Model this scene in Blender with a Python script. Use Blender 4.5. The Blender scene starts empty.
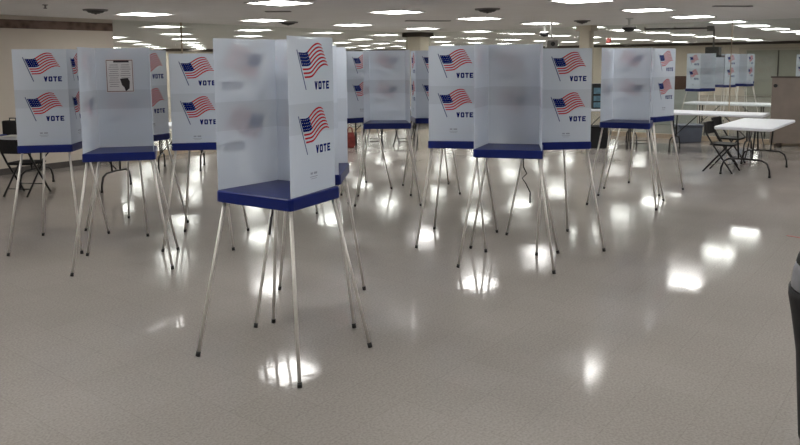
import bpy, bmesh, math, random
from mathutils import Vector, Matrix
random.seed(7)
C = bpy.context.scene.collection
scn = bpy.context.scene

# ------------------------------------------------------------------ camera
FPX, EYE, PY = 720.0, 1.70, 140.0
PITCH, ROLL = math.radians(6.2), math.radians(0.5)
cd = bpy.data.cameras.new('camera')
cam = bpy.data.objects.new('camera', cd); C.objects.link(cam)
fw = Vector((0, math.cos(PITCH), -math.sin(PITCH))); rt = Vector((1, 0, 0)); up = rt.cross(fw)
r2 = math.cos(ROLL)*rt - math.sin(ROLL)*up
u2 = math.cos(ROLL)*up + math.sin(ROLL)*rt
cam.matrix_world = Matrix(((r2.x, u2.x, -fw.x, 0), (r2.y, u2.y, -fw.y, 0), (r2.z, u2.z, -fw.z, EYE), (0, 0, 0, 1)))
cd.sensor_fit = 'HORIZONTAL'; cd.sensor_width = 36.0; cd.lens = 36.0*FPX/800.0
cd.shift_y = -(222.5-PY)/800.0
cd.clip_start = 0.05; cd.clip_end = 200
scn.camera = cam

# ------------------------------------------------------------------ world, exposure
w = bpy.data.worlds.new('world'); scn.world = w; w.use_nodes = True
w.node_tree.nodes['Background'].inputs[0].default_value = (0.6, 0.62, 0.65, 1)
w.node_tree.nodes['Background'].inputs[1].default_value = 0.15
scn.view_settings.view_transform = 'Standard'; scn.view_settings.look = 'None'
scn.view_settings.exposure = 0.0; scn.view_settings.gamma = 1.0
scn.view_settings.use_curve_mapping = False
LAMP = 19.5          # brightness of every ceiling diffuser
HC = 2.47           # ceiling height

# ------------------------------------------------------------------ materials
def mat(name, col, rough=0.5, metal=0.0, noise=0.0, nscale=8.0, spec=0.5, bump=0.0):
    m = bpy.data.materials.new(name); m.use_nodes = True
    nt = m.node_tree; b = nt.nodes['Principled BSDF']
    b.inputs['Roughness'].default_value = rough; b.inputs['Metallic'].default_value = metal
    b.inputs['Specular IOR Level'].default_value = spec
    tc = nt.nodes.new('ShaderNodeTexCoord'); nz = nt.nodes.new('ShaderNodeTexNoise')
    nz.inputs['Scale'].default_value = nscale; nz.inputs['Detail'].default_value = 3
    nt.links.new(tc.outputs['Object'], nz.inputs['Vector'])
    rp = nt.nodes.new('ShaderNodeValToRGB')
    lo = [max(0, c*(1-noise)) for c in col]; hi = [min(1, c*(1+noise)) for c in col]
    rp.color_ramp.elements[0].position = 0.3; rp.color_ramp.elements[1].position = 0.7
    rp.color_ramp.elements[0].color = (*lo, 1); rp.color_ramp.elements[1].color = (*hi, 1)
    nt.links.new(nz.outputs['Fac'], rp.inputs['Fac']); nt.links.new(rp.outputs['Color'], b.inputs['Base Color'])
    if bump:
        bp = nt.nodes.new('ShaderNodeBump'); bp.inputs['Strength'].default_value = bump
        bp.inputs['Distance'].default_value = 0.01
        nt.links.new(nz.outputs['Fac'], bp.inputs['Height']); nt.links.new(bp.outputs['Normal'], b.inputs['Normal'])
    return m

def screen_mat():
    """white corrugated plastic: lets some light through, lower sheet doubled"""
    m = bpy.data.materials.new('corrugated_plastic'); m.use_nodes = True
    nt = m.node_tree; nt.nodes.remove(nt.nodes['Principled BSDF']); out = nt.nodes['Material Output']
    tc = nt.nodes.new('ShaderNodeTexCoord'); sp = nt.nodes.new('ShaderNodeSeparateXYZ')
    nt.links.new(tc.outputs['Object'], sp.inputs[0])
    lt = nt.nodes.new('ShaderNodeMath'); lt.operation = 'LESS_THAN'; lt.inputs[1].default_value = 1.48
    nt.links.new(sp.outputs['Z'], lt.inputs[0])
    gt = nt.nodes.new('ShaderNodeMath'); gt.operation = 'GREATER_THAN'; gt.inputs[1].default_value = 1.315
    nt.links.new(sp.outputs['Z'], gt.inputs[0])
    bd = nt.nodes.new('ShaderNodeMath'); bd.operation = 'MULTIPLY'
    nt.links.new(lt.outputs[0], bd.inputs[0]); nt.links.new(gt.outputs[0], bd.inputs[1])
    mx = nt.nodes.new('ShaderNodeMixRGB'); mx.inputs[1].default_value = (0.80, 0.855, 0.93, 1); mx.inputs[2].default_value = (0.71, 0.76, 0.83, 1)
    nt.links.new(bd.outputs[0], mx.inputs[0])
    nz = nt.nodes.new('ShaderNodeTexNoise'); nz.inputs['Scale'].default_value = 3.0; nz.inputs['Detail'].default_value = 2
    nt.links.new(tc.outputs['Object'], nz.inputs['Vector'])
    m2 = nt.nodes.new('ShaderNodeMixRGB'); m2.blend_type = 'MULTIPLY'; m2.inputs[0].default_value = 0.10
    nt.links.new(mx.outputs[0], m2.inputs[1]); nt.links.new(nz.outputs['Fac'], m2.inputs[2])
    d = nt.nodes.new('ShaderNodeBsdfDiffuse'); t = nt.nodes.new('ShaderNodeBsdfTranslucent')
    g = nt.nodes.new('ShaderNodeBsdfGlossy'); g.inputs['Roughness'].default_value = 0.35
    nt.links.new(m2.outputs[0], d.inputs[0]); nt.links.new(m2.outputs[0], t.inputs[0])
    a = nt.nodes.new('ShaderNodeMixShader'); a.inputs[0].default_value = 0.5
    nt.links.new(d.outputs[0], a.inputs[1]); nt.links.new(t.outputs[0], a.inputs[2])
    b = nt.nodes.new('ShaderNodeMixShader'); b.inputs[0].default_value = 0.04
    nt.links.new(a.outputs[0], b.inputs[1]); nt.links.new(g.outputs[0], b.inputs[2])
    tr = nt.nodes.new('ShaderNodeBsdfTransparent'); c = nt.nodes.new('ShaderNodeMixShader'); c.inputs[0].default_value = 0.24
    nt.links.new(b.outputs[0], c.inputs[1]); nt.links.new(tr.outputs[0], c.inputs[2])
    nt.links.new(c.outputs[0], out.inputs[0]); return m

def ink(name, col):
    """printing ink on plastic, slightly light-passing"""
    m = bpy.data.materials.new(name); m.use_nodes = True
    nt = m.node_tree; nt.nodes.remove(nt.nodes['Principled BSDF']); out = nt.nodes['Material Output']
    nz = nt.nodes.new('ShaderNodeTexNoise'); nz.inputs['Scale'].default_value = 40
    mx = nt.nodes.new('ShaderNodeMixRGB'); mx.inputs[1].default_value = (*[c*0.9 for c in col], 1); mx.inputs[2].default_value = (*col, 1)
    nt.links.new(nz.outputs['Fac'], mx.inputs[0])
    d = nt.nodes.new('ShaderNodeBsdfDiffuse'); t = nt.nodes.new('ShaderNodeBsdfTranslucent')
    nt.links.new(mx.outputs[0], d.inputs[0]); nt.links.new(mx.outputs[0], t.inputs[0])
    a = nt.nodes.new('ShaderNodeMixShader'); a.inputs[0].default_value = 0.5
    nt.links.new(d.outputs[0], a.inputs[1]); nt.links.new(t.outputs[0], a.inputs[2])
    tr = nt.nodes.new('ShaderNodeBsdfTransparent'); c = nt.nodes.new('ShaderNodeMixShader'); c.inputs[0].default_value = 0.10
    nt.links.new(a.outputs[0], c.inputs[1]); nt.links.new(tr.outputs[0], c.inputs[2])
    nt.links.new(c.outputs[0], out.inputs[0]); return m

def emis(name, col, s):
    m = bpy.data.materials.new(name); m.use_nodes = True
    nt = m.node_tree; nt.nodes.remove(nt.nodes['Principled BSDF'])
    e = nt.nodes.new('ShaderNodeEmission'); e.inputs[0].default_value = (*col, 1); e.inputs[1].default_value = s
    nt.links.new(e.outputs[0], nt.nodes['Material Output'].inputs[0]); return m

def glass_mat():
    m = bpy.data.materials.new('green_tinted_glass'); m.use_nodes = True
    nt = m.node_tree; nt.nodes.remove(nt.nodes['Principled BSDF'])
    t = nt.nodes.new('ShaderNodeBsdfTransparent'); t.inputs[0].default_value = (0.925, 0.945, 0.928, 1)
    g = nt.nodes.new('ShaderNodeBsdfGlossy'); g.inputs['Roughness'].default_value = 0.03
    a = nt.nodes.new('ShaderNodeMixShader'); a.inputs[0].default_value = 0.04
    nt.links.new(t.outputs[0], a.inputs[1]); nt.links.new(g.outputs[0], a.inputs[2])
    nt.links.new(a.outputs[0], nt.nodes['Material Output'].inputs[0]); return m

def floor_mat():
    m = bpy.data.materials.new('polished_vinyl_floor'); m.use_nodes = True
    nt = m.node_tree; b = nt.nodes['Principled BSDF']; N = nt.nodes.new; L = nt.links.new
    tc = N('ShaderNodeTexCoord'); mp = N('ShaderNodeMapping'); mp.inputs['Rotation'].default_value[2] = math.radians(-52)
    L(tc.outputs['Object'], mp.inputs['Vector'])
    fine = N('ShaderNodeTexNoise'); fine.inputs['Scale'].default_value = 80; fine.inputs['Detail'].default_value = 4
    L(mp.outputs[0], fine.inputs['Vector'])
    r1 = N('ShaderNodeValToRGB'); e = r1.color_ramp.elements
    e[0].position = 0.34; e[0].color = (0.275, 0.251, 0.234, 1); e[1].position = 0.66; e[1].color = (0.35, 0.322, 0.302, 1)
    L(fine.outputs['Fac'], r1.inputs['Fac'])
    big = N('ShaderNodeTexNoise'); big.inputs['Scale'].default_value = 0.9; big.inputs['Detail'].default_value = 3
    L(mp.outputs[0], big.inputs['Vector'])
    r2_ = N('ShaderNodeValToRGB'); r2_.color_ramp.elements[0].position = 0.3; r2_.color_ramp.elements[1].position = 0.75
    r2_.color_ramp.elements[0].color = (0.88, 0.88, 0.87, 1); r2_.color_ramp.elements[1].color = (1, 1, 1, 1)
    L(big.outputs['Fac'], r2_.inputs['Fac'])
    m1 = N('ShaderNodeMixRGB'); m1.blend_type = 'MULTIPLY'; m1.inputs[0].default_value = 1
    L(r1.outputs[0], m1.inputs[1]); L(r2_.outputs[0], m1.inputs[2])
    br = N('ShaderNodeTexBrick'); br.offset = 0; br.inputs['Scale'].default_value = 1.0
    br.inputs['Brick Width'].default_value = 0.305; br.inputs['Row Height'].default_value = 0.305
    br.inputs['Mortar Size'].default_value = 0.0018; br.inputs['Mortar Smooth'].default_value = 0.3
    br.inputs['Color1'].default_value = (1, 1, 1, 1); br.inputs['Color2'].default_value = (0.965, 0.965, 0.96, 1); br.inputs['Mortar'].default_value = (0.86, 0.85, 0.84, 1)
    L(mp.outputs[0], br.inputs['Vector'])
    m2 = N('ShaderNodeMixRGB'); m2.blend_type = 'MULTIPLY'; m2.inputs[0].default_value = 1
    L(m1.outputs[0], m2.inputs[1]); L(br.outputs['Color'], m2.inputs[2]); L(m2.outputs[0], b.inputs['Base Color'])
    b.inputs['Specular IOR Level'].default_value = 0.18
    mr = N('ShaderNodeMapRange'); mr.inputs['To Min'].default_value = 0.04; mr.inputs['To Max'].default_value = 0.15
    mr.inputs['From Min'].default_value = 0.3; mr.inputs['From Max'].default_value = 0.7
    L(big.outputs['Fac'], mr.inputs['Value']); L(mr.outputs[0], b.inputs['Roughness'])
    wv = N('ShaderNodeTexNoise'); wv.inputs['Scale'].default_value = 13; wv.inputs['Detail'].default_value = 3
    L(mp.outputs[0], wv.inputs['Vector'])
    bp = N('ShaderNodeBump'); bp.inputs['Strength'].default_value = 0.12; bp.inputs['Distance'].default_value = 0.004
    L(wv.outputs['Fac'], bp.inputs['Height']); L(bp.outputs[0], b.inputs['Normal'])
    return m

def ceil_mat():
    m = bpy.data.materials.new('ceiling_tiles'); m.use_nodes = True
    nt = m.node_tree; b = nt.nodes['Principled BSDF']; N = nt.nodes.new; L = nt.links.new
    tc = N('ShaderNodeTexCoord'); mp = N('ShaderNodeMapping'); mp.inputs['Rotation'].default_value[2] = math.radians(-52)
    L(tc.outputs['Object'], mp.inputs['Vector'])
    br = N('ShaderNodeTexBrick'); br.offset = 0; br.inputs['Scale'].default_value = 1.0
    br.inputs['Brick Width'].default_value = 0.61; br.inputs['Row Height'].default_value = 0.61
    br.inputs['Mortar Size'].default_value = 0.006; br.inputs['Mortar Smooth'].default_value = 0.2
    br.inputs['Color1'].default_value = (0.78, 0.765, 0.745, 1); br.inputs['Color2'].default_value = (0.755, 0.74, 0.72, 1); br.inputs['Mortar'].default_value = (0.70, 0.69, 0.67, 1)
    L(mp.outputs[0], br.inputs['Vector']); L(br.outputs['Color'], b.inputs['Base Color'])
    b.inputs['Roughness'].default_value = 0.9; b.inputs['Specular IOR Level'].default_value = 0.1
    return m

def border_mat():
    m = bpy.data.materials.new('wallpaper_border'); m.use_nodes = True
    nt = m.node_tree; b = nt.nodes['Principled BSDF']; N = nt.nodes.new; L = nt.links.new
    tc = N('ShaderNodeTexCoord'); v = N('ShaderNodeTexVoronoi'); v.inputs['Scale'].default_value = 9
    L(tc.outputs['Object'], v.inputs['Vector'])
    rp = N('ShaderNodeValToRGB'); e = rp.color_ramp.elements
    e[0].color = (0.06, 0.035, 0.025, 1); e[1].color = (0.17, 0.11, 0.085, 1); e[1].position = 0.7
    L(v.outputs['Distance'], rp.inputs[0]); L(rp.outputs[0], b.inputs['Base Color']); b.inputs['Roughness'].default_value = 0.7
    return m

M = dict(
    floor=floor_mat(), ceiling=ceil_mat(), border=border_mat(), screen=screen_mat(), glass=glass_mat(),
    wall=mat('beige_paint', (0.60, 0.54, 0.465), 0.75, noise=0.03, nscale=2, spec=0.2),
    wall2=mat('cream_paint', (0.74, 0.67, 0.57), 0.75, noise=0.03, nscale=2, spec=0.2),
    darktrim=mat('dark_brown_trim', (0.06, 0.045, 0.035), 0.6, noise=0.15),
    tantrim=mat('tan_baseboard', (0.42, 0.34, 0.25), 0.6, noise=0.08),
    darkbase=mat('dark_rubber_baseboard', (0.08, 0.07, 0.065), 0.55, noise=0.1),
    blue=mat('royal_blue_plastic', (0.002, 0.011, 0.12), 0.38, noise=0.06, nscale=20, spec=0.35),
    alu=mat('brushed_aluminium', (0.68, 0.65, 0.61), 0.45, 0.35, noise=0.05, nscale=60),
    rubber=mat('black_rubber', (0.012, 0.012, 0.012), 0.6, noise=0.1),
    red=ink('flag_red_ink', (0.62, 0.03, 0.04)), white=ink('flag_white_ink', (0.80, 0.80, 0.84)),
    navy=ink('flag_blue_ink', (0.0, 0.01, 0.16)), grey=ink('small_print_grey_ink', (0.38, 0.40, 0.45)),
    pole=ink('flag_pole_ink', (0.10, 0.13, 0.25)),
    diffuser=emis('lit_diffuser', (1.0, 0.985, 0.95), LAMP),
    frame=mat('white_enamel', (0.6, 0.6, 0.58), 0.4, noise=0.03),
    vent=mat('dark_grille', (0.045, 0.043, 0.04), 0.6, noise=0.1),
    ventgrey=mat('grey_grille', (0.20, 0.19, 0.18), 0.6, noise=0.1),
    black=mat('black_enamel', (0.014, 0.014, 0.015), 0.35, 0.2, noise=0.15),
    vinyl=mat('black_vinyl', (0.010, 0.010, 0.011), 0.6, spec=0.25, noise=0.2, nscale=30, bump=0.1),
    tabletop=mat('white_blow_moulded_plastic', (0.72, 0.74, 0.80), 0.4, noise=0.03, nscale=30),
    tote=mat('blue_grey_plastic', (0.10, 0.115, 0.15), 0.45, noise=0.08),
    partition=mat('taupe_wood_laminate', (0.19, 0.155, 0.13), 0.55, noise=0.14, nscale=3),
    doorgreen=mat('grey_green_paint', (0.38, 0.385, 0.33), 0.6, noise=0.04, nscale=2),
    column=mat('pale_khaki_paint', (0.60, 0.55, 0.45), 0.7, noise=0.04, nscale=3),
    brown=mat('brown_wood', (0.10, 0.05, 0.035), 0.5, noise=0.2, nscale=5),
    pale=mat('pale_grey_green_laminate', (0.50, 0.53, 0.50), 0.5, noise=0.04),
    teal=mat('teal_grey_plastic', (0.10, 0.19, 0.25), 0.35, noise=0.3, nscale=12),
    redcloth=mat('red_canvas', (0.17, 0.025, 0.02), 0.8, noise=0.3, nscale=14),
    paper=mat('white_paper', (0.66, 0.64, 0.64), 0.7, noise=0.03),
    bluepaper=mat('blue_folder', (0.04, 0.06, 0.30), 0.5, noise=0.1),
    inkblack=mat('black_print', (0.02, 0.015, 0.02), 0.7, noise=0.2),
    inkgrey=mat('grey_print', (0.33, 0.31, 0.32), 0.7, noise=0.25, nscale=60),
    inkbrown=mat('brown_print_border', (0.18, 0.09, 0.08), 0.7, noise=0.2),
    redtape=mat('red_tape', (0.30, 0.02, 0.02), 0.5, noise=0.1),
    liner=mat('grey_bin_liner', (0.20, 0.20, 0.22), 0.45, noise=0.12, nscale=25, bump=0.3),
    signred=mat('red_sign_plastic', (0.5, 0.06, 0.05), 0.4, noise=0.05),
)

# ------------------------------------------------------------------ mesh helpers
class MB:
    def __init__(s): s.v = []; s.f = []; s.m = []; s.s = []
    def add(s, vs, fs, mi=0, smooth=False):
        o = len(s.v); s.v += [tuple(v) for v in vs]
        for f in fs: s.f.append([i+o for i in f]); s.m.append(mi); s.s.append(smooth)
    def box(s, c, d, rz=0, mi=0, bev=0.0):
        x, y, z = d[0]/2, d[1]/2, d[2]/2; R = Matrix.Rotation(rz, 3, 'Z'); c = Vector(c)
        if bev <= 0:
            vs = [c+R@Vector((a*x, b*y, e*z)) for e in (-1, 1) for a, b in ((-1, -1), (1, -1), (1, 1), (-1, 1))]
            s.add(vs, [(3, 2, 1, 0), (4, 5, 6, 7), (0, 1, 5, 4), (1, 2, 6, 5), (2, 3, 7, 6), (3, 0, 4, 7)], mi); return
        # rounded vertical corners and softened top edge
        def ring(dx, dy, r, zz):
            o = []
            for cx, cy, a0 in ((1, 1, 0), (-1, 1, 90), (-1, -1, 180), (1, -1, 270)):
                for k in range(4):
                    a = math.radians(a0+30*k); o.append(c+R@Vector((cx*(dx-r)+r*math.cos(a), cy*(dy-r)+r*math.sin(a), zz)))
            return o
        k = min(bev*0.5, z*0.45)
        rings = [ring(x-k, y-k, bev, -z), ring(x, y, bev+k, -z+k), ring(x, y, bev+k, z-k), ring(x-k, y-k, bev, z)]
        s.stack(rings, mi)
    def stack(s, rings, mi=0, smooth=False, caps=True):
        n = len(rings[0]); vs = [p for r in rings for p in r]; fs = []
        for i in range(len(rings)-1):
            for j in range(n):
                fs.append((i*n+j, i*n+(j+1) % n, (i+1)*n+(j+1) % n, (i+1)*n+j))
        o = len(s.f); s.add(vs, fs, mi, smooth)
        if caps:
            base = len(s.v)-len(vs)
            s.f.append([base+j for j in reversed(range(n))]); s.m.append(mi); s.s.append(False)
            s.f.append([base+(len(rings)-1)*n+j for j in range(n)]); s.m.append(mi); s.s.append(False)
    def tube(s, pts, r, seg=8, mi=0, r_end=None):
        pts = [Vector(p) for p in pts]; rings = []
        t0 = (pts[1]-pts[0]).normalized(); ref = Vector((0, 0, 1)) if abs(t0.z) < 0.9 else Vector((1, 0, 0))
        nrm = t0.cross(ref).normalized()
        for i, p in enumerate(pts):
            t = (pts[min(i+1, len(pts)-1)]-pts[max(i-1, 0)]).normalized()
            nrm = (nrm - t*nrm.dot(t)).normalized(); bi = t.cross(nrm)
            rr = r if r_end is None else r+(r_end-r)*i/(len(pts)-1)
            rings.append([p+rr*(math.cos(2*math.pi*k/seg)*nrm+math.sin(2*math.pi*k/seg)*bi) for k in range(seg)])
        s.stack(rings, mi, True)
    def prism(s, poly, z0, z1, mi=0):
        s.stack([[Vector((x, y, z0)) for x, y in poly], [Vector((x, y, z1)) for x, y in poly]], mi)
    def lathe(s, prof, c=(0, 0), seg=28, mi=0, smooth=True):
        rings = [[Vector((c[0]+r*math.cos(2*math.pi*k/seg), c[1]+r*math.sin(2*math.pi*k/seg), z)) for k in range(seg)] for r, z in prof]
        s.stack(rings, mi, smooth)
    def build(s, name, mats, parent=None, loc=None, rz=None):
        me = bpy.data.meshes.new(name); me.from_pydata(s.v, [], s.f)
        for m_ in (mats if isinstance(mats, (list, tuple)) else [mats]): me.materials.append(m_)
        for p, mi, sm in zip(me.polygons, s.m, s.s): p.material_index = mi; p.use_smooth = sm
        me.update()
        o = bpy.data.objects.new(name, me); C.objects.link(o)
        if parent: o.parent = parent
        if loc is not None: o.location = loc
        if rz is not None: o.rotation_euler = (0, 0, rz)
        return o

def bevel(o, w_, seg=2):
    md = o.modifiers.new('bevel', 'BEVEL'); md.width = w_; md.segments = seg; md.limit_method = 'ANGLE'
    return o
def tag(o, label=None, cat=None, group=None, kind=None):
    if label: o['label'] = label
    if cat: o['category'] = cat
    if group: o['group'] = group
    if kind: o['kind'] = kind
    return o
def thing(name, label, cat, loc=(0, 0, 0), rz=0, group=None):
    o = bpy.data.objects.new(name, None); C.objects.link(o); o.empty_display_size = 0.1
    o.location = loc; o.rotation_euler = (0, 0, rz)
    return tag(o, label, cat, group)
KIDS = {}
def kids(o):
    return [c for c in bpy.data.objects if c.parent == o]
def copy_tree(o, parent=None):
    c = o.copy(); C.objects.link(c)
    if parent: c.parent = parent
    for ch in kids(o): copy_tree(ch, c)
    return c
def struct(name, mb, m): return tag(mb.build(name, m), kind='structure')

# ------------------------------------------------------------------ room axes (room is turned 52 degrees to the camera)
TH = math.radians(52); ca, sa = math.cos(TH), math.sin(TH)
def AB(a, b): return (ca*a-sa*b, sa*a+ca*b)
A0, A1, B0, B1 = -9.0, 36.0, -15.0, 32.0      # outer room
WB, WE, GA = 11.7, 6.9, 15.75                  # near wall line, its end, glass line

def abbox(mb, a0, a1, b0, b1, z0, z1, mi=0):
    x, y = AB((a0+a1)/2, (b0+b1)/2); mb.box((x, y, (z0+z1)/2), (abs(a1-a0), abs(b1-b0), z1-z0), TH, mi)

mb = MB(); abbox(mb, A0-0.3, A1+0.3, B0-0.3, B1+0.3, -0.1, 0); struct('floor', mb, M['floor'])
mb = MB(); abbox(mb, A0-0.3, A1+0.3, B0-0.3, B1+0.3, HC, HC+0.1); struct('ceiling', mb, M['ceiling'])
mb = MB(); abbox(mb, A0, WE, WB, WB+0.15, 0, HC); struct('wall_left', mb, M['wall'])
mb = MB(); abbox(mb, A0, WE-0.005, WB-0.012, WB, HC-0.20, HC-0.065); struct('trim_1', mb, M['border'])
mb = MB(); abbox(mb, A0, WE, WB-0.012, WB, 0.0, 0.10); struct('baseboard_left', mb, M['darkbase'])
mb = MB(); abbox(mb, A1, A1+0.2, B0, B1, 0, HC); struct('wall_back', mb, M['wall2'])
mb = MB(); abbox(mb, A1-0.25, A1-0.001, B0, B1-0.3, HC-0.12, HC); struct('trim_2', mb, M['darktrim'])
mb = MB(); abbox(mb, A0, A1, B1, B1+0.2, 0, HC); struct('wall_far_left', mb, M['wall2'])
mb = MB(); abbox(mb, A0, A1, B1-0.25, B1-0.001, HC-0.14, HC); struct('trim_3', mb, M['darktrim'])
mb = MB(); abbox(mb, A0-0.2, A0, B0, B1, 0, HC); struct('wall_front', mb, M['wall'])
mb = MB(); abbox(mb, A0, A1, B0-0.2, B0, 0, HC); struct('wall_right', mb, M['wall'])
mb = MB(); abbox(mb, A0, A1, B0, B0+0.012, 0.0, 0.10); struct('baseboard_right', mb, M['darkbase'])

# glass partitions: panes, mullions, base rails; the rear one replaces a mirrored wall
def partition(name, a0, a1, b0, b1, along, cuts):
    mb = MB(); abbox(mb, a0, a1, b0, b1, 0.1, HC-0.002); o = struct(name, mb, M['glass'])
    fr = MB()
    if along == 'a':
        abbox(fr, a0, a1, b0-0.03, b1+0.03, 0, 0.10)
        for c in cuts: abbox(fr, c-0.006, c+0.006, b0-0.015, b1+0.015, 0.1, HC)
    else:
        abbox(fr, a0-0.03, a1+0.03, b0, b1, 0, 0.10)
        for c in cuts: abbox(fr, a0-0.015, a1+0.015, c-0.006, c+0.006, 0.1, HC)
    f = fr.build('window_frame', M['tantrim']); f.parent = o
    return o
partition('window_1', WE+0.01, GA-0.4, WB, WB+0.012, 'a', [8.3])
partition('mirror_wall_standin', GA, GA+0.012, B0+0.01, WB-0.4, 'b', [3.75])  # stand-in for a mirror wall; its reflections are built as space behind

# big grey-green door in the back wall, framed
mb = MB(); abbox(mb, A1-0.05, A1-0.002, 2.6, 7.9, 0.02, 2.08)
door = struct('door_1', mb, M['doorgreen'])
mb = MB(); abbox(mb, A1-0.07, A1-0.05, 6.55, 6.60, 0.03, 2.07); mb.build('door_seam', M['darkbase'], door)
mb = MB()
abbox(mb, A1-0.08, A1-0.002, 7.92, 8.22, 0, 2.2); abbox(mb, A1-0.08, A1-0.002, 2.3, 7.92, 2.09, 2.2)
mb.build('door_frame', M['wall'], door)

# columns
def column(a, b, wd, label):
    x, y = AB(a, b); mb = MB(); mb.box((0, 0, HC/2), (wd, wd, HC-0.002), 0, 0, bev=0.03)
    t = thing('square_column', label, 'column', (x, y, 0), TH)
    mb.build('shaft', M['column'], t)
    mb = MB(); mb.box((0, 0, HC-0.06), (wd+0.10, wd+0.10, 0.117)); mb.build('capital', M['darktrim'] if wd > 0.45 else M['column'], t)
    mb = MB(); mb.box((0, 0, 0.051), (wd+0.03, wd+0.03, 0.10)); mb.build('base_trim', M['darkbase'], t)
    t['kind'] = 'structure'
    return t
column(GA-0.15, WB-0.15, 0.50, 'wide khaki column at the corner where the two glass partitions meet')
column(15.5, 6.75, 0.26, 'slim khaki column seen between two booths, right of centre')

# ------------------------------------------------------------------ ceiling lights
LGRP = 'square lamps of the ceiling grid'
lamp0 = thing('ceiling_light', 'flat square ceiling lamp, lit white, set in the tile ceiling grid', 'ceiling light', (0, 0, 0), 0, LGRP)
mb = MB(); mb.box((0, 0, -0.004), (0.60, 0.60, 0.006)); mb.build('diffuser', M['diffuser'], lamp0)
mb = MB()
for sx, sy, dx, dy in ((0, 1, 0.64, 0.02), (0, -1, 0.64, 0.02), (1, 0, 0.02, 0.60), (-1, 0, 0.02, 0.60)):
    mb.box((sx*0.31, sy*0.31, -0.006), (dx, dy, 0.012))
mb.build('frame', M['frame'], lamp0)
first = True; nl = 0
for i in range(-4, 13):
    for j in range(-3, 10):
        a = 6.45+2.42*i; b = 3.93+3.05*j
        x, y = AB(a, b)
        if a > A1-0.6 or b > B1-0.6: continue
        if abs(b-WB) < 0.4 or abs(a-GA) < 0.35: continue
        seen = y > 7.5 and abs(x/y) < 0.62
        near = -5.5 < a < 14 and -4.5 < b < WB
        if not (seen or near): continue
        if a < WE and b > WB: continue
        if (a < 5 and b > 6.5 and a > 3) or (6 < a < 7 and 3 < b < 5): continue
        o = lamp0 if first else copy_tree(lamp0)
        first = False; nl += 1
        o.location = (x, y, HC); o.rotation_euler = (0, 0, TH)
print('lamps', nl)

# vents and sensors in the ceiling
def slot_vent(x, y, ln, wd, rz, label, m='vent'):
    t = thing('ceiling_vent', label, 'vent', (x, y, HC), rz, None)
    mb = MB()
    for s in (-1, 1): mb.box((0, s*wd/2, -0.006), (ln, 0.018, 0.012)); mb.box((s*ln/2, 0, -0.006), (0.018, wd+0.018, 0.012))
    mb.build('frame', M['ventgrey'], t)
    mb = MB(); n = max(2, int(wd/0.04))
    for k in range(n): mb.box((0, -wd/2+(k+0.5)*wd/n, -0.006), (ln-0.02, wd/n*0.75, 0.008))
    mb.build('grille', M[m], t)
def round_vent(x, y, r, label):
    t = thing('ceiling_vent', label, 'vent', (x, y, HC), 0, None)
    mb = MB(); mb.lathe([(r, 0), (r*0.95, -0.02), (r*0.8, -0.02), (r*0.8, -0.001)]); mb.build('rim', M['ventgrey'], t)
    for k, q in enumerate((0.72, 0.48, 0.22)):
        mb = MB(); mb.lathe([(r*q, -0.01), (r*q, -0.02-0.012*k), (r*(q-0.15), -0.045-0.012*k), (r*(q-0.15), -0.01)], seg=24)
        mb.build('cone', M['vent'], t)
round_vent(-4.28, 10.3, 0.17, 'round dark ceiling vent near the brown border of the left wall')
round_vent(-2.1, 13.8, 0.19, 'round dark ceiling vent above the large front booth')
round_vent(1.31, 10.8, 0.19, 'round dark ceiling vent right of centre, nearest the camera of the two there')
round_vent(3.57, 14.2, 0.16, 'small round dark ceiling vent behind the hanging projector')
slot_vent(-1.81, 10.95, 0.36, 0.12, 0, 'short faint grey slot vent above the front booth', 'ventgrey')
slot_vent(0.55, 13.8, 0.85, 0.14, math.radians(12), 'long grey slot vent over the middle booths', 'ventgrey')
slot_vent(4.87, 10.65, 0.58, 0.07, math.radians(10), 'thin dark slot vent above the white folding table at right')
# surface-run conduit with a junction box, right
t = thing('ceiling_conduit', 'long thin dark conduit on the ceiling right of the hanging camera', 'conduit', (0, 0, 0))
mb = MB(); mb.tube([(5.85, 17.3, HC-0.05), (7.25, 17.0, HC-0.05)], 0.02); mb.build('pipe', M['vent'], t)
mb = MB(); mb.box((7.28, 17.0, HC-0.06), (0.12, 0.12, 0.12)); mb.build('junction_box', M['ventgrey'], t)
mb = MB(); mb.tube([(5.85, 17.3, HC), (5.85, 17.3, HC-0.06)], 0.015)
mb.tube([(6.5, 17.165, HC), (6.5, 17.165, HC-0.06)], 0.015); mb.build('clip', M['ventgrey'], t)
# sprinkler
t = thing('sprinkler_head', 'tiny sprinkler head on the ceiling at top left', 'sprinkler', (-4.55, 9.4, HC))
mb = MB(); mb.lathe([(0.035, 0), (0.03, -0.008), (0.01, -0.012), (0.01, -0.04)]); mb.build('stem', M['ventgrey'], t)
mb = MB(); mb.lathe([(0.022, -0.042), (0.025, -0.046), (0.012, -0.05)]); mb.build('deflector', M['vent'], t)

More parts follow.
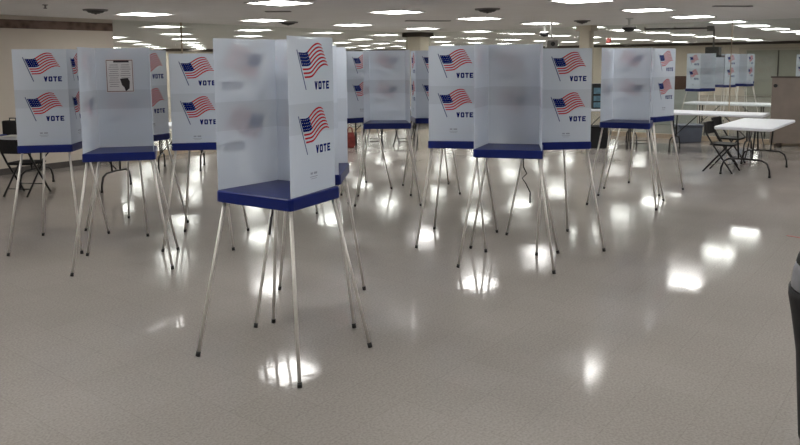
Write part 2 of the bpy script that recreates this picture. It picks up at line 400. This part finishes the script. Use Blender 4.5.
def dome_camera(x, y, drop, label, r=0.13):
    t = thing('hanging_camera', label, 'security camera', (x, y, HC), 0)
    mb = MB(); mb.lathe([(0.07, 0), (0.07, -0.015), (0.022, -0.02), (0.022, -drop)]); mb.build('stem', M['frame'], t)
    mb = MB(); mb.lathe([(r*0.5, -drop), (r, -drop-0.02), (r, -drop-0.04)]); mb.build('housing', M['frame'], t)
    mb = MB(); mb.lathe([(r*0.98, -drop-0.041), (r*0.9, -drop-0.075), (r*0.6, -drop-0.11), (r*0.15, -drop-0.125)]); mb.build('dome', M['black'], t)
dome_camera(4.30, 13.6, 0.13, 'black domed camera on a white ceiling stem, right of centre')
dome_camera(3.12, 15.6, 0.14, 'black domed camera on a white ceiling stem above the grey projector', 0.11)
t = thing('ceiling_projector', 'grey projector hanging just above a booth, under a domed camera', 'projector', (3.08, 14.7, 0), 0)
mb = MB(); mb.box((0, 0, 2.03), (0.22, 0.28, 0.15), 0, 0, 0.015); mb.build('body', M['ventgrey'], t)
mb = MB(); mb.tube([(0, 0, 2.10), (0, 0, HC)], 0.02); mb.build('mounting_pole', M['frame'], t)
mb = MB(); mb.tube([(0, -0.139, 2.03), (0, -0.165, 2.03)], 0.045, 14); mb.build('lens', M['black'], t)
t = thing('hanging_speaker', 'dark grey speaker hung from the ceiling above the row of far booths', 'speaker', (8.1, 18.7, 0), TH)
mb = MB(); mb.box((0, 0, 1.90), (0.30, 0.34, 0.22), 0, 0, 0.02); mb.build('cabinet', M['vent'], t)
mb = MB(); mb.tube([(0, 0, 2.0), (0, 0, HC)], 0.022); mb.build('hanger', M['ventgrey'], t)
mb = MB(); mb.box((0, 0, 1.77), (0.42, 0.50, 0.05), 0, 0, 0.015); mb.build('bottom_tray', M['black'], t)
t = thing('red_sign', 'small red sign under the ceiling near the back wall, right of centre', 'sign', (7.1, 24.6, 0), TH)
mb = MB(); mb.box((0, 0, 2.36), (0.05, 0.16, 0.16), 0, 0, 0.01); mb.build('sign_box', M['signred'], t)
mb = MB(); mb.box((0, 0, 2.455), (0.03, 0.12, 0.03)); mb.build('bracket', M['frame'], t)

# ------------------------------------------------------------------ voting booth
S, T = 0.98, 1.84
HWF, HWB, HD = 0.285, 0.255, 0.235          # shelf half widths (front, back) and half depth
SF, SB = 0.275, 0.222                        # screen half widths front/back

def mapped(mb, origin, ex, ez, n, polys, mi):
    """polys in panel metres (x right, y down from top) as thin slabs on the outside face"""
    for poly in polys:
        vs = [origin+ex*x-ez*y+n*0.0006 for x, y in poly]
        mb.add(vs, [tuple(range(len(poly)))], mi)

def wave(u, v):      # u along the fly, v down the hoist -> panel metres in a 0.47-wide print
    hx, hy = 0.105+0.058*v, 0.088+0.140*v
    fx, fy = 0.235+0.012*v, -0.050-0.02*v
    return (hx+fx*u+0.006*math.sin(u*9), hy+fy*u+0.021*math.sin(u*6.8-0.4)*(0.4+u*0.6))
def flag(mb, o, ex, ez, n, dy, k):
    def P(u, v): x, y = wave(u, v); return (x*k, y+dy)
    nu = 10
    for s in range(13):
        v0, v1 = s/13, (s+1)/13
        for q in range(nu):
            ua, ub = q/nu, (q+1)/nu
            if s % 2 or (ua < 0.395 and s < 7): continue
            mapped(mb, o, ex, ez, n, [[P(ua, v0), P(ub, v0), P(ub, v1), P(ua, v1)]], 0 if s % 2 == 0 else 1)
    for q in range(4):
        ua, ub = q/nu, (q+1)/nu
        mapped(mb, o, ex, ez, n, [[P(ua, 0), P(ub, 0), P(ub, 7/13), P(ua, 7/13)]], 2)
    for r in range(4):                        # white dots for the stars
        for c_ in range(5):
            x, y = P(0.04+c_*0.078, 0.07+r*0.125); e = 0.0028
            mapped(mb, o+n*0.0008, ex, ez, n, [[(x-e, y), (x, y-e), (x+e, y), (x, y+e)]], 1)
    mapped(mb, o, ex, ez, n, [[(0.086*k, 0.072+dy), (0.094*k, 0.070+dy), (0.178*k, 0.286+dy), (0.170*k, 0.288+dy)]], 3)
def lettering(mb, o, ex, ez, n, dy, k):
    lw, lh, x0, y0, st = 0.034*k, 0.046, 0.262*k, 0.243+dy, 0.0115
    def L(i, polys): mapped(mb, o, ex, ez, n, [[(x0+i*lw*1.22+px_*lw, y0+py_*lh) for px_, py_ in p] for p in polys], 0)
    t = st/lw; tv = st/lh
    L(0, [[(0, 0), (t*1.15, 0), (0.5+t*0.5, 1), (0.5-t*0.5, 1)], [(1-t*1.15, 0), (1, 0), (0.5+t*0.5, 1), (0.5-t*0.5, 1)]])
    L(1, [[(0, 0.1), (t, 0.1), (t, 0.9), (0, 0.9)], [(1-t, 0.1), (1, 0.1), (1, 0.9), (1-t, 0.9)],
          [(0, 0.1), (0.15, 0), (0.85, 0), (1, 0.1), (1, tv), (0, tv)], [(0, 1-tv), (1, 1-tv), (1, 0.9), (0.85, 1), (0.15, 1), (0, 0.9)]])
    L(2, [[(0, 0), (1, 0), (1, tv), (0, tv)], [(0.5-t/2, tv), (0.5+t/2, tv), (0.5+t/2, 1), (0.5-t/2, 1)]])
    L(3, [[(0, 0), (t, 0), (t, 1), (0, 1)], [(t, 0), (1, 0), (1, tv), (t, tv)], [(t, 0.5-tv/2), (0.85, 0.5-tv/2), (0.85, 0.5+tv/2), (t, 0.5+tv/2)],
          [(t, 1-tv), (1, 1-tv), (1, 1), (t, 1)]])

BLAB = 'voting booths with blue shelves and white privacy screens'
def make_booth():
    root = thing('voting_booth', '', 'voting booth', (0, 0, 0), 0, BLAB)
    # shelf: blue tray with a deep rim and rounded corners
    def outline(k):
        pts = [(-HWF+k, -HD+k), (HWF-k, -HD+k), (HWB-k, HD-k), (-HWB+k, HD-k)]; o = []
        for i, p in enumerate(pts):
            p = Vector(p); a = (Vector(pts[i-1])-p).normalized(); b = (Vector(pts[(i+1) % 4])-p).normalized(); r = 0.022
            o += [tuple(p+a*r), tuple(p+a*r*0.3+b*r*0.3), tuple(p+b*r)]
        return o
    mb = MB()
    mb.stack([[Vector((x, y, z)) for x, y in outline(k)] for k, z in ((0.006, S-0.068), (0, S-0.064), (0, S-0.006), (0.005, S), (0.012, S))], 0)
    mb.build('shelf', M['blue'], root)
    # legs
    for sx, sy, hw in ((-1, -1, HWF), (1, -1, HWF), (1, 1, HWB), (-1, 1, HWB)):
        top = Vector((sx*(hw-0.035), sy*(HD-0.035), S-0.067)); ft = Vector((sx*0.39, sy*0.32, 0.0))
        d = (ft-top).normalized()
        mb = MB(); mb.tube([top, ft-d*0.03], 0.0105, 10); lg = mb.build('leg', M['alu'], root)
        mb = MB(); mb.tube([ft-d*0.032, ft-d*0.001+Vector((0, 0, 0.002))], 0.0135, 10); mb.build('foot_cap', M['rubber'], lg)
    # privacy screen: three panels of one folded sheet
    out = [(-SF, -HD+0.012), (-SB, HD-0.012), (SB, HD-0.012), (SF, -HD+0.012)]
    th = 0.0028
    def off(pts, d_):
        o = []
        for i, p in enumerate(pts):
            p = Vector(p); n = Vector((0, 0))
            if i > 0: e = (p-Vector(pts[i-1])).normalized(); n += Vector((e.y, -e.x))
            if i < len(pts)-1: e = (Vector(pts[i+1])-p).normalized(); n += Vector((e.y, -e.x))
            n.normalize(); o.append(tuple(p+n*d_))
        return o
    inn = off(out, th)
    poly = out+inn[::-1]
    mb = MB()
    n8 = len(poly)
    # walls as quads between stacked rings; caps as strips so they stay planar
    zs = [S+0.001, 1.478, 1.482, T]
    rings = [[Vector((x, y, z)) for x, y in poly] for z in zs]
    mb.stack(rings, 0, False, caps=False)
    for z in (zs[0], zs[-1]):
        for i in range(3):
            mb.add([(*out[i], z), (*out[i+1], z), (*inn[i+1], z), (*inn[i], z)], [(0, 1, 2, 3)], 0)
    # the fold line where the upper half folds down for packing
    scr = mb.build('privacy_screen', M['screen'], root)
    mb = MB()
    faces = []
    for i in range(3):
        p, q = Vector((*out[i], 0)), Vector((*out[i+1], 0)); e = (q-p); ln = e.length; e.normalize()
        n = Vector((-e.y, e.x, 0))             # outward
        faces.append((p, q, e, n, ln))
        mb.box(((p+q)/2+n*0.0006+Vector((0, 0, 1.482))), (ln-0.004, 0.0012, 0.004), math.atan2(e.y, e.x))
    mb.build('fold_line', M['screen'], scr)
    for p, q, e, n, ln in faces:               # seen from outside, right-hand direction is -e
        ex = -e; o = Vector((q.x, q.y, T)); ez = Vector((0, 0, 1)); k = ln/0.47; o = o+n*0.0003
        for dy in (0.0, 0.355):
            mb = MB(); flag(mb, o, ex, ez, n, dy, k); mb.build('flag_print', [M['red'], M['white'], M['navy'], M['pole']], scr)
            mb = MB(); lettering(mb, o, ex, ez, n, dy, k); mb.build('vote_lettering', M['navy'], scr)
        mb = MB()
        for r, (xa, xb) in enumerate(((0.20, 0.225), (0.235, 0.27))):
            mapped(mb, o, ex, ez, n, [[(xa*k, 0.745), (xb*k, 0.745), (xb*k, 0.757), (xa*k, 0.757)]], 0)
        mapped(mb, o, ex, ez, n, [[(0.195*k, 0.768), (0.275*k, 0.768), (0.275*k, 0.772), (0.195*k, 0.772)], [(0.205*k, 0.78), (0.265*k, 0.78), (0.265*k, 0.783), (0.205*k, 0.783)]], 0)
        mb.build('small_print', M['grey'], scr)
    return root

def add_pen_cord(root, pts):
    mb = MB(); mb.tube(pts, 0.005, 6); c = mb.build('pen_cord', M['rubber'], root)
    mb = MB(); e = Vector(pts[-1]); mb.tube([e+Vector((0, 0, 0.005)), e-Vector((0, 0.02, 0.09))], 0.007, 8); mb.build('pen', M['black'], c)

R = math.radians
booths = {
 'front':  (-0.69, 4.10, -33, 'large nearest voting booth, opening turned towards the left, at the front of the hall'),
 'behind_front': (-0.61, 4.87, 88, 'booth almost hidden behind the large nearest booth, only its right edge showing'),
 'left_side': (-3.23, 6.71, -85, 'leftmost booth, flag panel facing front, beside the left wall'),
 'left_open': (-2.35, 6.06, 13, 'booth facing forward with a printed notice taped inside its screen'),
 'left_back': (-2.76, 7.42, 160, 'booth behind the taped-notice booth, a narrow flag panel at its right'),
 'left_second': (-1.86, 6.80, -88, 'booth with two flags facing front, half behind the left edge of the nearest booth'),
 'mid_open': (0.93, 6.02, -15, 'forward-facing open booth in the middle cluster, right of centre, cord under its shelf'),
 'mid_left': (0.55, 6.74, -105, 'flag-panel booth touching the left side of the open middle booth'),
 'mid_right': (1.425, 6.60, 101, 'flag-panel booth touching the right side of the open middle booth'),
 'far_open': (-0.15, 8.70, 0, 'forward-facing plain grey-looking booth in the middle distance, left of the column'),
 'far_left_turned': (-0.62, 9.58, 215, 'bright narrow flag panel booth just left of the plain middle-distance booth'),
 'far_left_second': (-1.12, 8.45, 150, 'booth mostly hidden by the nearest booth, slim strip beside its right edge in the distance'),
 'far_right': (0.40, 9.45, 97, 'flag-panel booth between the plain middle-distance booth and the middle cluster'),
 'right_open': (2.69, 8.47, -27, 'open plain booth standing alone right of the middle cluster'),
 'right_back': (3.20, 9.36, 133, 'booth with narrow flag panel behind the right edge of the lone open booth'),
 'row_first': (7.45, 17.90, 28, 'first and nearest booth of the distant mirror-image row at right, under the hanging speaker'),  # row booths: mirror reflections modelled as solid booths beyond the glass
 'row_second': (9.1, 20.3, -70, 'second booth from the left in the distant mirror-image row at right'),
 'row_third': (9.95, 21.0, -55, 'third, brightest booth in the distant mirror-image row at right'),
 'row_last': (11.1, 23.4, 10, 'rightmost booth of the distant mirror-image row at right'),
 'beyond_divider': (14.62, 26.0, 20, 'distant booth whose top shows above the taupe divider at the right edge'),
}
proto = make_booth(); used = False
B = {}
for key, (x, y, rz, lab) in booths.items():
    o = copy_tree(proto) if used else proto
    used = True
    B[key] = (o, x, y, rz, lab)
for key, (o, x, y, rz, lab) in B.items():
    o.location = (x, y, 0); o.rotation_euler = (0, 0, R(rz)); tag(o, lab)
# three screens sit a little lower in their trays
for key, dz in (('behind_front', 0.035), ('left_second', 0.05), ('mid_right', 0.035)):
    for ch in kids(B[key][0]):
        if ch.name.startswith('privacy_screen'): ch.location.z -= dz
add_pen_cord(B['front'][0], [(0.12, -0.20, S-0.068), (0.12, -0.205, 0.88), (0.118, -0.21, 0.86)])
add_pen_cord(B['mid_open'][0], [(0.10, 0.1, S-0.068), (0.10, 0.1, 0.80), (0.13, 0.1, 0.74), (0.09, 0.1, 0.70), (0.12, 0.1, 0.66), (0.16, 0.1, 0.58)])
add_pen_cord(B['far_right'][0], [(-0.1, -0.1, S-0.068), (-0.1, -0.1, 0.86), (-0.07, -0.12, 0.80), (-0.11, -0.1, 0.76)])

# printed notice taped inside the screen of the left open booth
lo = B['left_open'][0]
nx, ny, nrz = B['left_open'][1], B['left_open'][2], R(13)
t = thing('notice_sheet', 'printed notice with dark border, heading and picture taped inside a booth screen', 'notice', (nx, ny, 0), nrz)
yy = HD-0.012-0.004-0.002; cx, cz, ww, hh = -0.025, 1.60, 0.225, 0.285
mb = MB(); mb.box((cx, yy, cz), (ww, 0.002, hh)); mb.build('paper', M['paper'], t)
mb = MB(); y2 = yy-0.0018
for a_, b_, c_, d_ in ((0, 0.97, 1, 0.02), (0, 0.03, 1, 0.02)): mb.box((cx, y2, cz-hh/2+hh*b_), (ww*0.96, 0.0012, hh*0.022))
for s in (-1, 1): mb.box((cx+s*ww*0.47, y2, cz), (ww*0.022, 0.0012, hh*0.94))
mb.build('border_print', M['inkbrown'], t)
mb = MB(); mb.box((cx+0.015, y2, cz+hh*0.43), (ww*0.56, 0.0012, hh*0.055)); mb.build('heading_print', M['inkblack'], t)
mb = MB()
for r in range(11):
    z = cz+hh*0.33-r*hh*0.065
    for sgn in (-1, 1):
        if r > 6 and sgn > 0: continue
        mb.box((cx+sgn*ww*0.21, y2, z), (ww*(0.34+0.04*((r*7) % 3-1)), 0.0012, hh*0.022))
mb.build('body_print', M['inkgrey'], t)
mb = MB(); px0, pz0 = cx+ww*0.20, cz-hh*0.28
prof = [(-0.045, 0.055), (0.02, 0.06), (0.035, 0.03), (0.03, -0.03), (0.0, -0.055), (-0.012, -0.02), (-0.03, 0.0)]
mb.stack([[Vector((px0+a_, y2+e, pz0+b_)) for a_, b_ in prof] for e in (0, -0.0012)]); mb.build('picture_print', M['inkblack'], t)

# ------------------------------------------------------------------ folding tables
def folding_table(label, x, y, rz, ln=1.83, group='white folding tables'):
    t = thing('folding_table', label, 'table', (x, y, 0), rz, group)
    mb = MB(); mb.box((0, 0, 0.71), (ln, 0.76, 0.045), 0, 0, bev=0.03); mb.build('tabletop', M['tabletop'], t)
    for s in (-1, 1):
        xx = s*(ln/2-0.28); mb = MB()
        arch = [(xx, -0.33, 0.012), (xx, -0.325, 0.10), (xx, -0.29, 0.20), (xx, -0.22, 0.24), (xx, 0, 0.25), (xx, 0.22, 0.24), (xx, 0.29, 0.20), (xx, 0.325, 0.10), (xx, 0.33, 0.012)]
        mb.tube(arch, 0.014, 8)
        for q in (-1, 1): mb.tube([(xx, q*0.09, 0.25), (xx, q*0.12, 0.69)], 0.013, 8)
        mb.tube([(xx, 0, 0.27), (xx-s*0.42, 0, 0.685)], 0.009, 6)
        lg = mb.build('leg', M['black'], t)
        for q in (-1, 1):
            mb = MB(); mb.tube([(xx, q*0.33, 0.0), (xx, q*0.33, 0.035)], 0.018, 8); mb.build('foot_cap', M['rubber'], lg)
    return t
folding_table('white folding table at right with black chairs tucked along its left side', 5.41, 10.88, TH)
folding_table('long white folding table in front of the blue-grey bin, before the glass', 5.70, 13.15, R(-37))
folding_table('farthest white folding table at right, a mirror image built solid behind the glass', 7.35, 15.95, R(-38))  # reflection of the long table, added as a second solid table
folding_table('white folding table against the left wall holding papers, behind the leftmost booth', -4.52, 9.93, R(-13))
folding_table('white folding table behind the two-flag booth left of the nearest booth', -3.55, 11.62, R(10), 1.2)
folding_table('white folding table in the centre background under the plain booth', -0.30, 15.2, R(5))
folding_table('white folding table in the background carrying stacked equipment', 4.25, 14.6, R(0), 1.5)

# things on tables
t = thing('laptop_case', 'black case standing on the left wall table at the photo edge', 'case', (-5.38, 9.98, 0.7335), R(-13))
mb = MB(); mb.box((0, 0, 0.10), (0.30, 0.10, 0.20), 0, 0, 0.02); mb.build('body', M['vinyl'], t)
mb = MB(); mb.tube([(-0.05, 0, 0.20), (-0.05, 0, 0.235), (0.05, 0, 0.235), (0.05, 0, 0.20)], 0.008, 6); mb.build('handle', M['black'], t)
t = thing('tape_dispenser', 'small grey and dark dispenser on the left wall table', 'dispenser', (-5.02, 9.72, 0.7335), R(-13))
mb = MB(); mb.box((0, 0, 0.035), (0.14, 0.06, 0.07), 0, 0, 0.01); mb.build('base', M['tote'], t)
mb = MB(); mb.tube([(0, -0.02, 0.075), (0, 0.02, 0.075)], 0.035, 16); mb.build('roll', M['ventgrey'], t)
mb = MB(); mb.box((0, 0, 0.006), (0.30, 0.22, 0.012)); o = mb.build('paper_stack', M['paper'], None, (-5.25, 9.78, 0.7335), R(-10))
tag(o, 'flat stack of white papers on the left wall table', 'papers')
mb = MB(); mb.box((0, 0, 0.008), (0.30, 0.23, 0.016), 0, 0, 0.004); o = mb.build('blue_folder', M['bluepaper'], None, (-5.62, 9.86, 0.7335), R(-16))
tag(o, 'blue folder on the left wall table beside the papers', 'folder')

# equipment stack in the background
t = thing('equipment_cabinet', 'dark cabinet with teal front panels standing on a background table, right of centre', 'equipment', (3.96, 14.45, 0.7335), 0)
mb = MB(); mb.box((0, 0, 0.25), (0.26, 0.30, 0.50), 0, 0, 0.01); mb.build('housing', M['black'], t)
for k, (z, h) in enumerate(((0.08, 0.10), (0.21, 0.10), (0.36, 0.12))):
    mb = MB(); mb.box((-0.01, -0.156, z), (0.20, 0.012, h), 0, 0, 0.004); mb.build('front_panel', M['teal'], t)
t = thing('black_crate', 'black crate standing on the floor under the background equipment table', 'crate', (3.86, 14.02, 0), 0)
mb = MB(); mb.box((0, 0, 0.20), (0.34, 0.34, 0.40), 0, 0, 0.015); mb.build('body', M['black'], t)
mb = MB(); mb.box((0, 0, 0.41), (0.37, 0.37, 0.03), 0, 0, 0.01); mb.build('lid', M['vinyl'], t)

# red bag
t = thing('red_bag', 'red bag standing on the floor in the centre background', 'bag', (-1.0, 14.35, 0), 0)
mb = MB()
mb.stack([[Vector((sx*(0.085+0.02*k)*math.cos(a), (0.08-0.012*k)*math.sin(a), z)) for a in [2*math.pi*i/14 for i in range(14)]] for sx, k, z in ((1, 0, 0.0), (1, 1, 0.04), (1, 1, 0.2), (0.9, 0, 0.30))], 0, True)
mb.build('body', M['redcloth'], t)
for s in (-1, 1):
    mb = MB(); mb.tube([(-0.05, s*0.06, 0.29), (-0.04, s*0.065, 0.38), (0.0, s*0.065, 0.41), (0.04, s*0.065, 0.38), (0.05, s*0.06, 0.29)], 0.008, 6); mb.build('handle', M['redcloth'], t)

# ------------------------------------------------------------------ folding chairs
def make_chair():
    t = thing('folding_chair', '', 'chair', (0, 0, 0), 0, 'black folding chairs')
    for s in (-1, 1):
        mb = MB(); mb.tube([(s*0.21, -0.22, 0.0), (s*0.21, 0.10, 0.46), (s*0.205, 0.22, 0.66), (s*0.20, 0.24, 0.80)], 0.0145, 8)
        mb.build('leg', M['black'], t)
        mb = MB(); mb.tube([(s*0.18, 0.24, 0.0), (s*0.18, -0.12, 0.43)], 0.0135, 8); mb.build('leg', M['black'], t)
    mb = MB()
    n = 7; rows = []
    for z, d in ((0.60, 0.0), (0.62, -0.008), (0.76, -0.008), (0.795, 0.004)):
        rows.append([Vector((-0.21+0.42*i/(n-1), 0.215+(z-0.66)*0.14+0.035*(1-((i-(n-1)/2)/((n-1)/2))**2), z)) for i in range(n)])
    for r in range(3):
        for i in range(n-1):
            q = [rows[r][i], rows[r][i+1], rows[r+1][i+1], rows[r+1][i]]; th = Vector((0, -0.02, 0))
            vs = q+[p+th for p in q]
            mb.add(vs, [(3, 2, 1, 0), (4, 5, 6, 7), (0, 1, 5, 4), (1, 2, 6, 5), (2, 3, 7, 6), (3, 0, 4, 7)])
    mb.build('backrest', M['vinyl'], t)
    mb = MB(); mb.box((0, -0.03, 0.445), (0.39, 0.38, 0.03), 0, 0, bev=0.05); mb.build('seat', M['vinyl'], t)
    mb = MB(); mb.tube([(-0.21, -0.13, 0.13), (0.21, -0.13, 0.13)], 0.008, 6); mb.build('stretcher', M['black'], t)
    mb = MB(); mb.tube([(-0.18, 0.16, 0.10), (0.18, 0.16, 0.10)], 0.008, 6); mb.build('stretcher', M['black'], t)
    return t
chairs = [
 (4.90, 10.86, 0, 'black folding chair at the near left corner of the right-hand white table'),
 (5.38, 11.70, 0, 'second black folding chair from the front along the right-hand white table'),
 (-4.95, 9.42, 0, 'black folding chair at the left wall table, behind the leftmost booth'),
 (4.66, 13.95, 0, 'black folding chair seen under the shelf of the lone open booth at right'),
 (-0.55, 14.7, 0, 'black folding chair in the centre background nearer the red bag'),
 (0.10, 14.7, 0, 'black folding chair in the centre background beneath the right half of the plain booth'),
]
rots = [50, 48, 170, 165, 190, 160]
chair0 = make_chair(); cs = [chair0]+[copy_tree(chair0) for _ in chairs[1:]]
for o, (x, y, _, lab), r in zip(cs, chairs, rots):
    o.location = (x, y, 0); o.rotation_euler = (0, 0, R(r)); o.scale = (0.94, 0.94, 0.94); tag(o, lab)

# ------------------------------------------------------------------ tote, divider, counter, waste bin, tape
t = thing('storage_tote', 'blue-grey lidded plastic bin on the floor behind the long white table', 'storage bin', (5.93, 14.78, 0), R(3))
mb = MB(); mb.stack([[Vector((sx*w_, sy*d_, z)) for sx, sy in ((-1, -1), (1, -1), (1, 1), (-1, 1))] for w_, d_, z in ((0.23, 0.15, 0), (0.25, 0.17, 0.33))])
bevel(mb.build('body', M['tote'], t), 0.015)
mb = MB(); mb.box((0, 0, 0.35), (0.54, 0.38, 0.04), 0, 0, 0.02); mb.build('lid', M['tote'], t)
for s in (-1, 1):
    mb = MB(); mb.box((s*0.27, 0, 0.30), (0.025, 0.12, 0.03)); mb.build('handle', M['black'], t)

t = thing('room_divider', 'taupe wood-look room divider standing at the right edge behind the white table', 'divider', (*AB(15.42, 2.86), 0), TH-math.pi/2)
x0_, x1_ = -0.05, 2.3
mb = MB(); mb.box((x0_+1.2, 0, 0.70), (2.4, 0.04, 1.26)); bevel(mb.build('panel', M['partition'], t), 0.006)
mb = MB(); mb.box((x0_+1.2, 0, 1.345), (2.44, 0.06, 0.03)); mb.build('top_rail', M['darktrim'], t)
for xx in (0.10, 2.2):
    mb = MB(); mb.box((xx, 0, 0.035), (0.05, 0.46, 0.07)); mb.build('foot', M['darktrim'], t)
mb = MB(); mb.tube([(0.02, -0.02, 1.18), (0.02, -0.06, 1.18)], 0.035, 12); mb.build('knob', M['black'], t)

t = thing('service_counter', 'pale counter topped by a brown box section, beyond the glass left of the distant row', 'counter', (7.12, 19.2, 0), R(10))
mb = MB(); mb.box((0, 0, 0.45), (1.5, 0.5, 0.90), 0, 0, 0.01); mb.build('body', M['pale'], t)
mb = MB(); mb.box((0.05, 0.05, 1.08), (1.0, 0.30, 0.36), 0, 0, 0.01); mb.build('upper_cabinet', M['brown'], t)

t = thing('waste_bin', 'black waste bin with grey liner collar, cut by the right edge of the photo', 'waste bin', (1.965, 2.98, 0), 0)
mb = MB(); mb.lathe([(0.20, 0.0), (0.21, 0.02), (0.235, 0.40), (0.262, 0.58), (0.277, 0.66), (0.277, 0.70)], seg=36); mb.build('body', M['vinyl'], t)
mb = MB(); mb.lathe([(0.268, 0.705), (0.268, 0.71), (0.262, 0.775), (0.252, 0.81), (0.245, 0.81)], seg=36); mb.build('liner', M['liner'], t)
mb = MB(); mb.lathe([(0.252, 0.812), (0.246, 0.84), (0.225, 0.885), (0.16, 0.93), (0.05, 0.945)], seg=36); mb.build('lid', M['vinyl'], t)

mb = MB(); mb.box((0, 0, 0.0015), (1.3, 0.022, 0.002)); o = mb.build('floor_tape', M['redtape'], None, (4.17, 6.33, 0), math.atan2(-0.95, 0.9))
tag(o, 'thin strip of red tape on the floor at the right edge', 'tape')
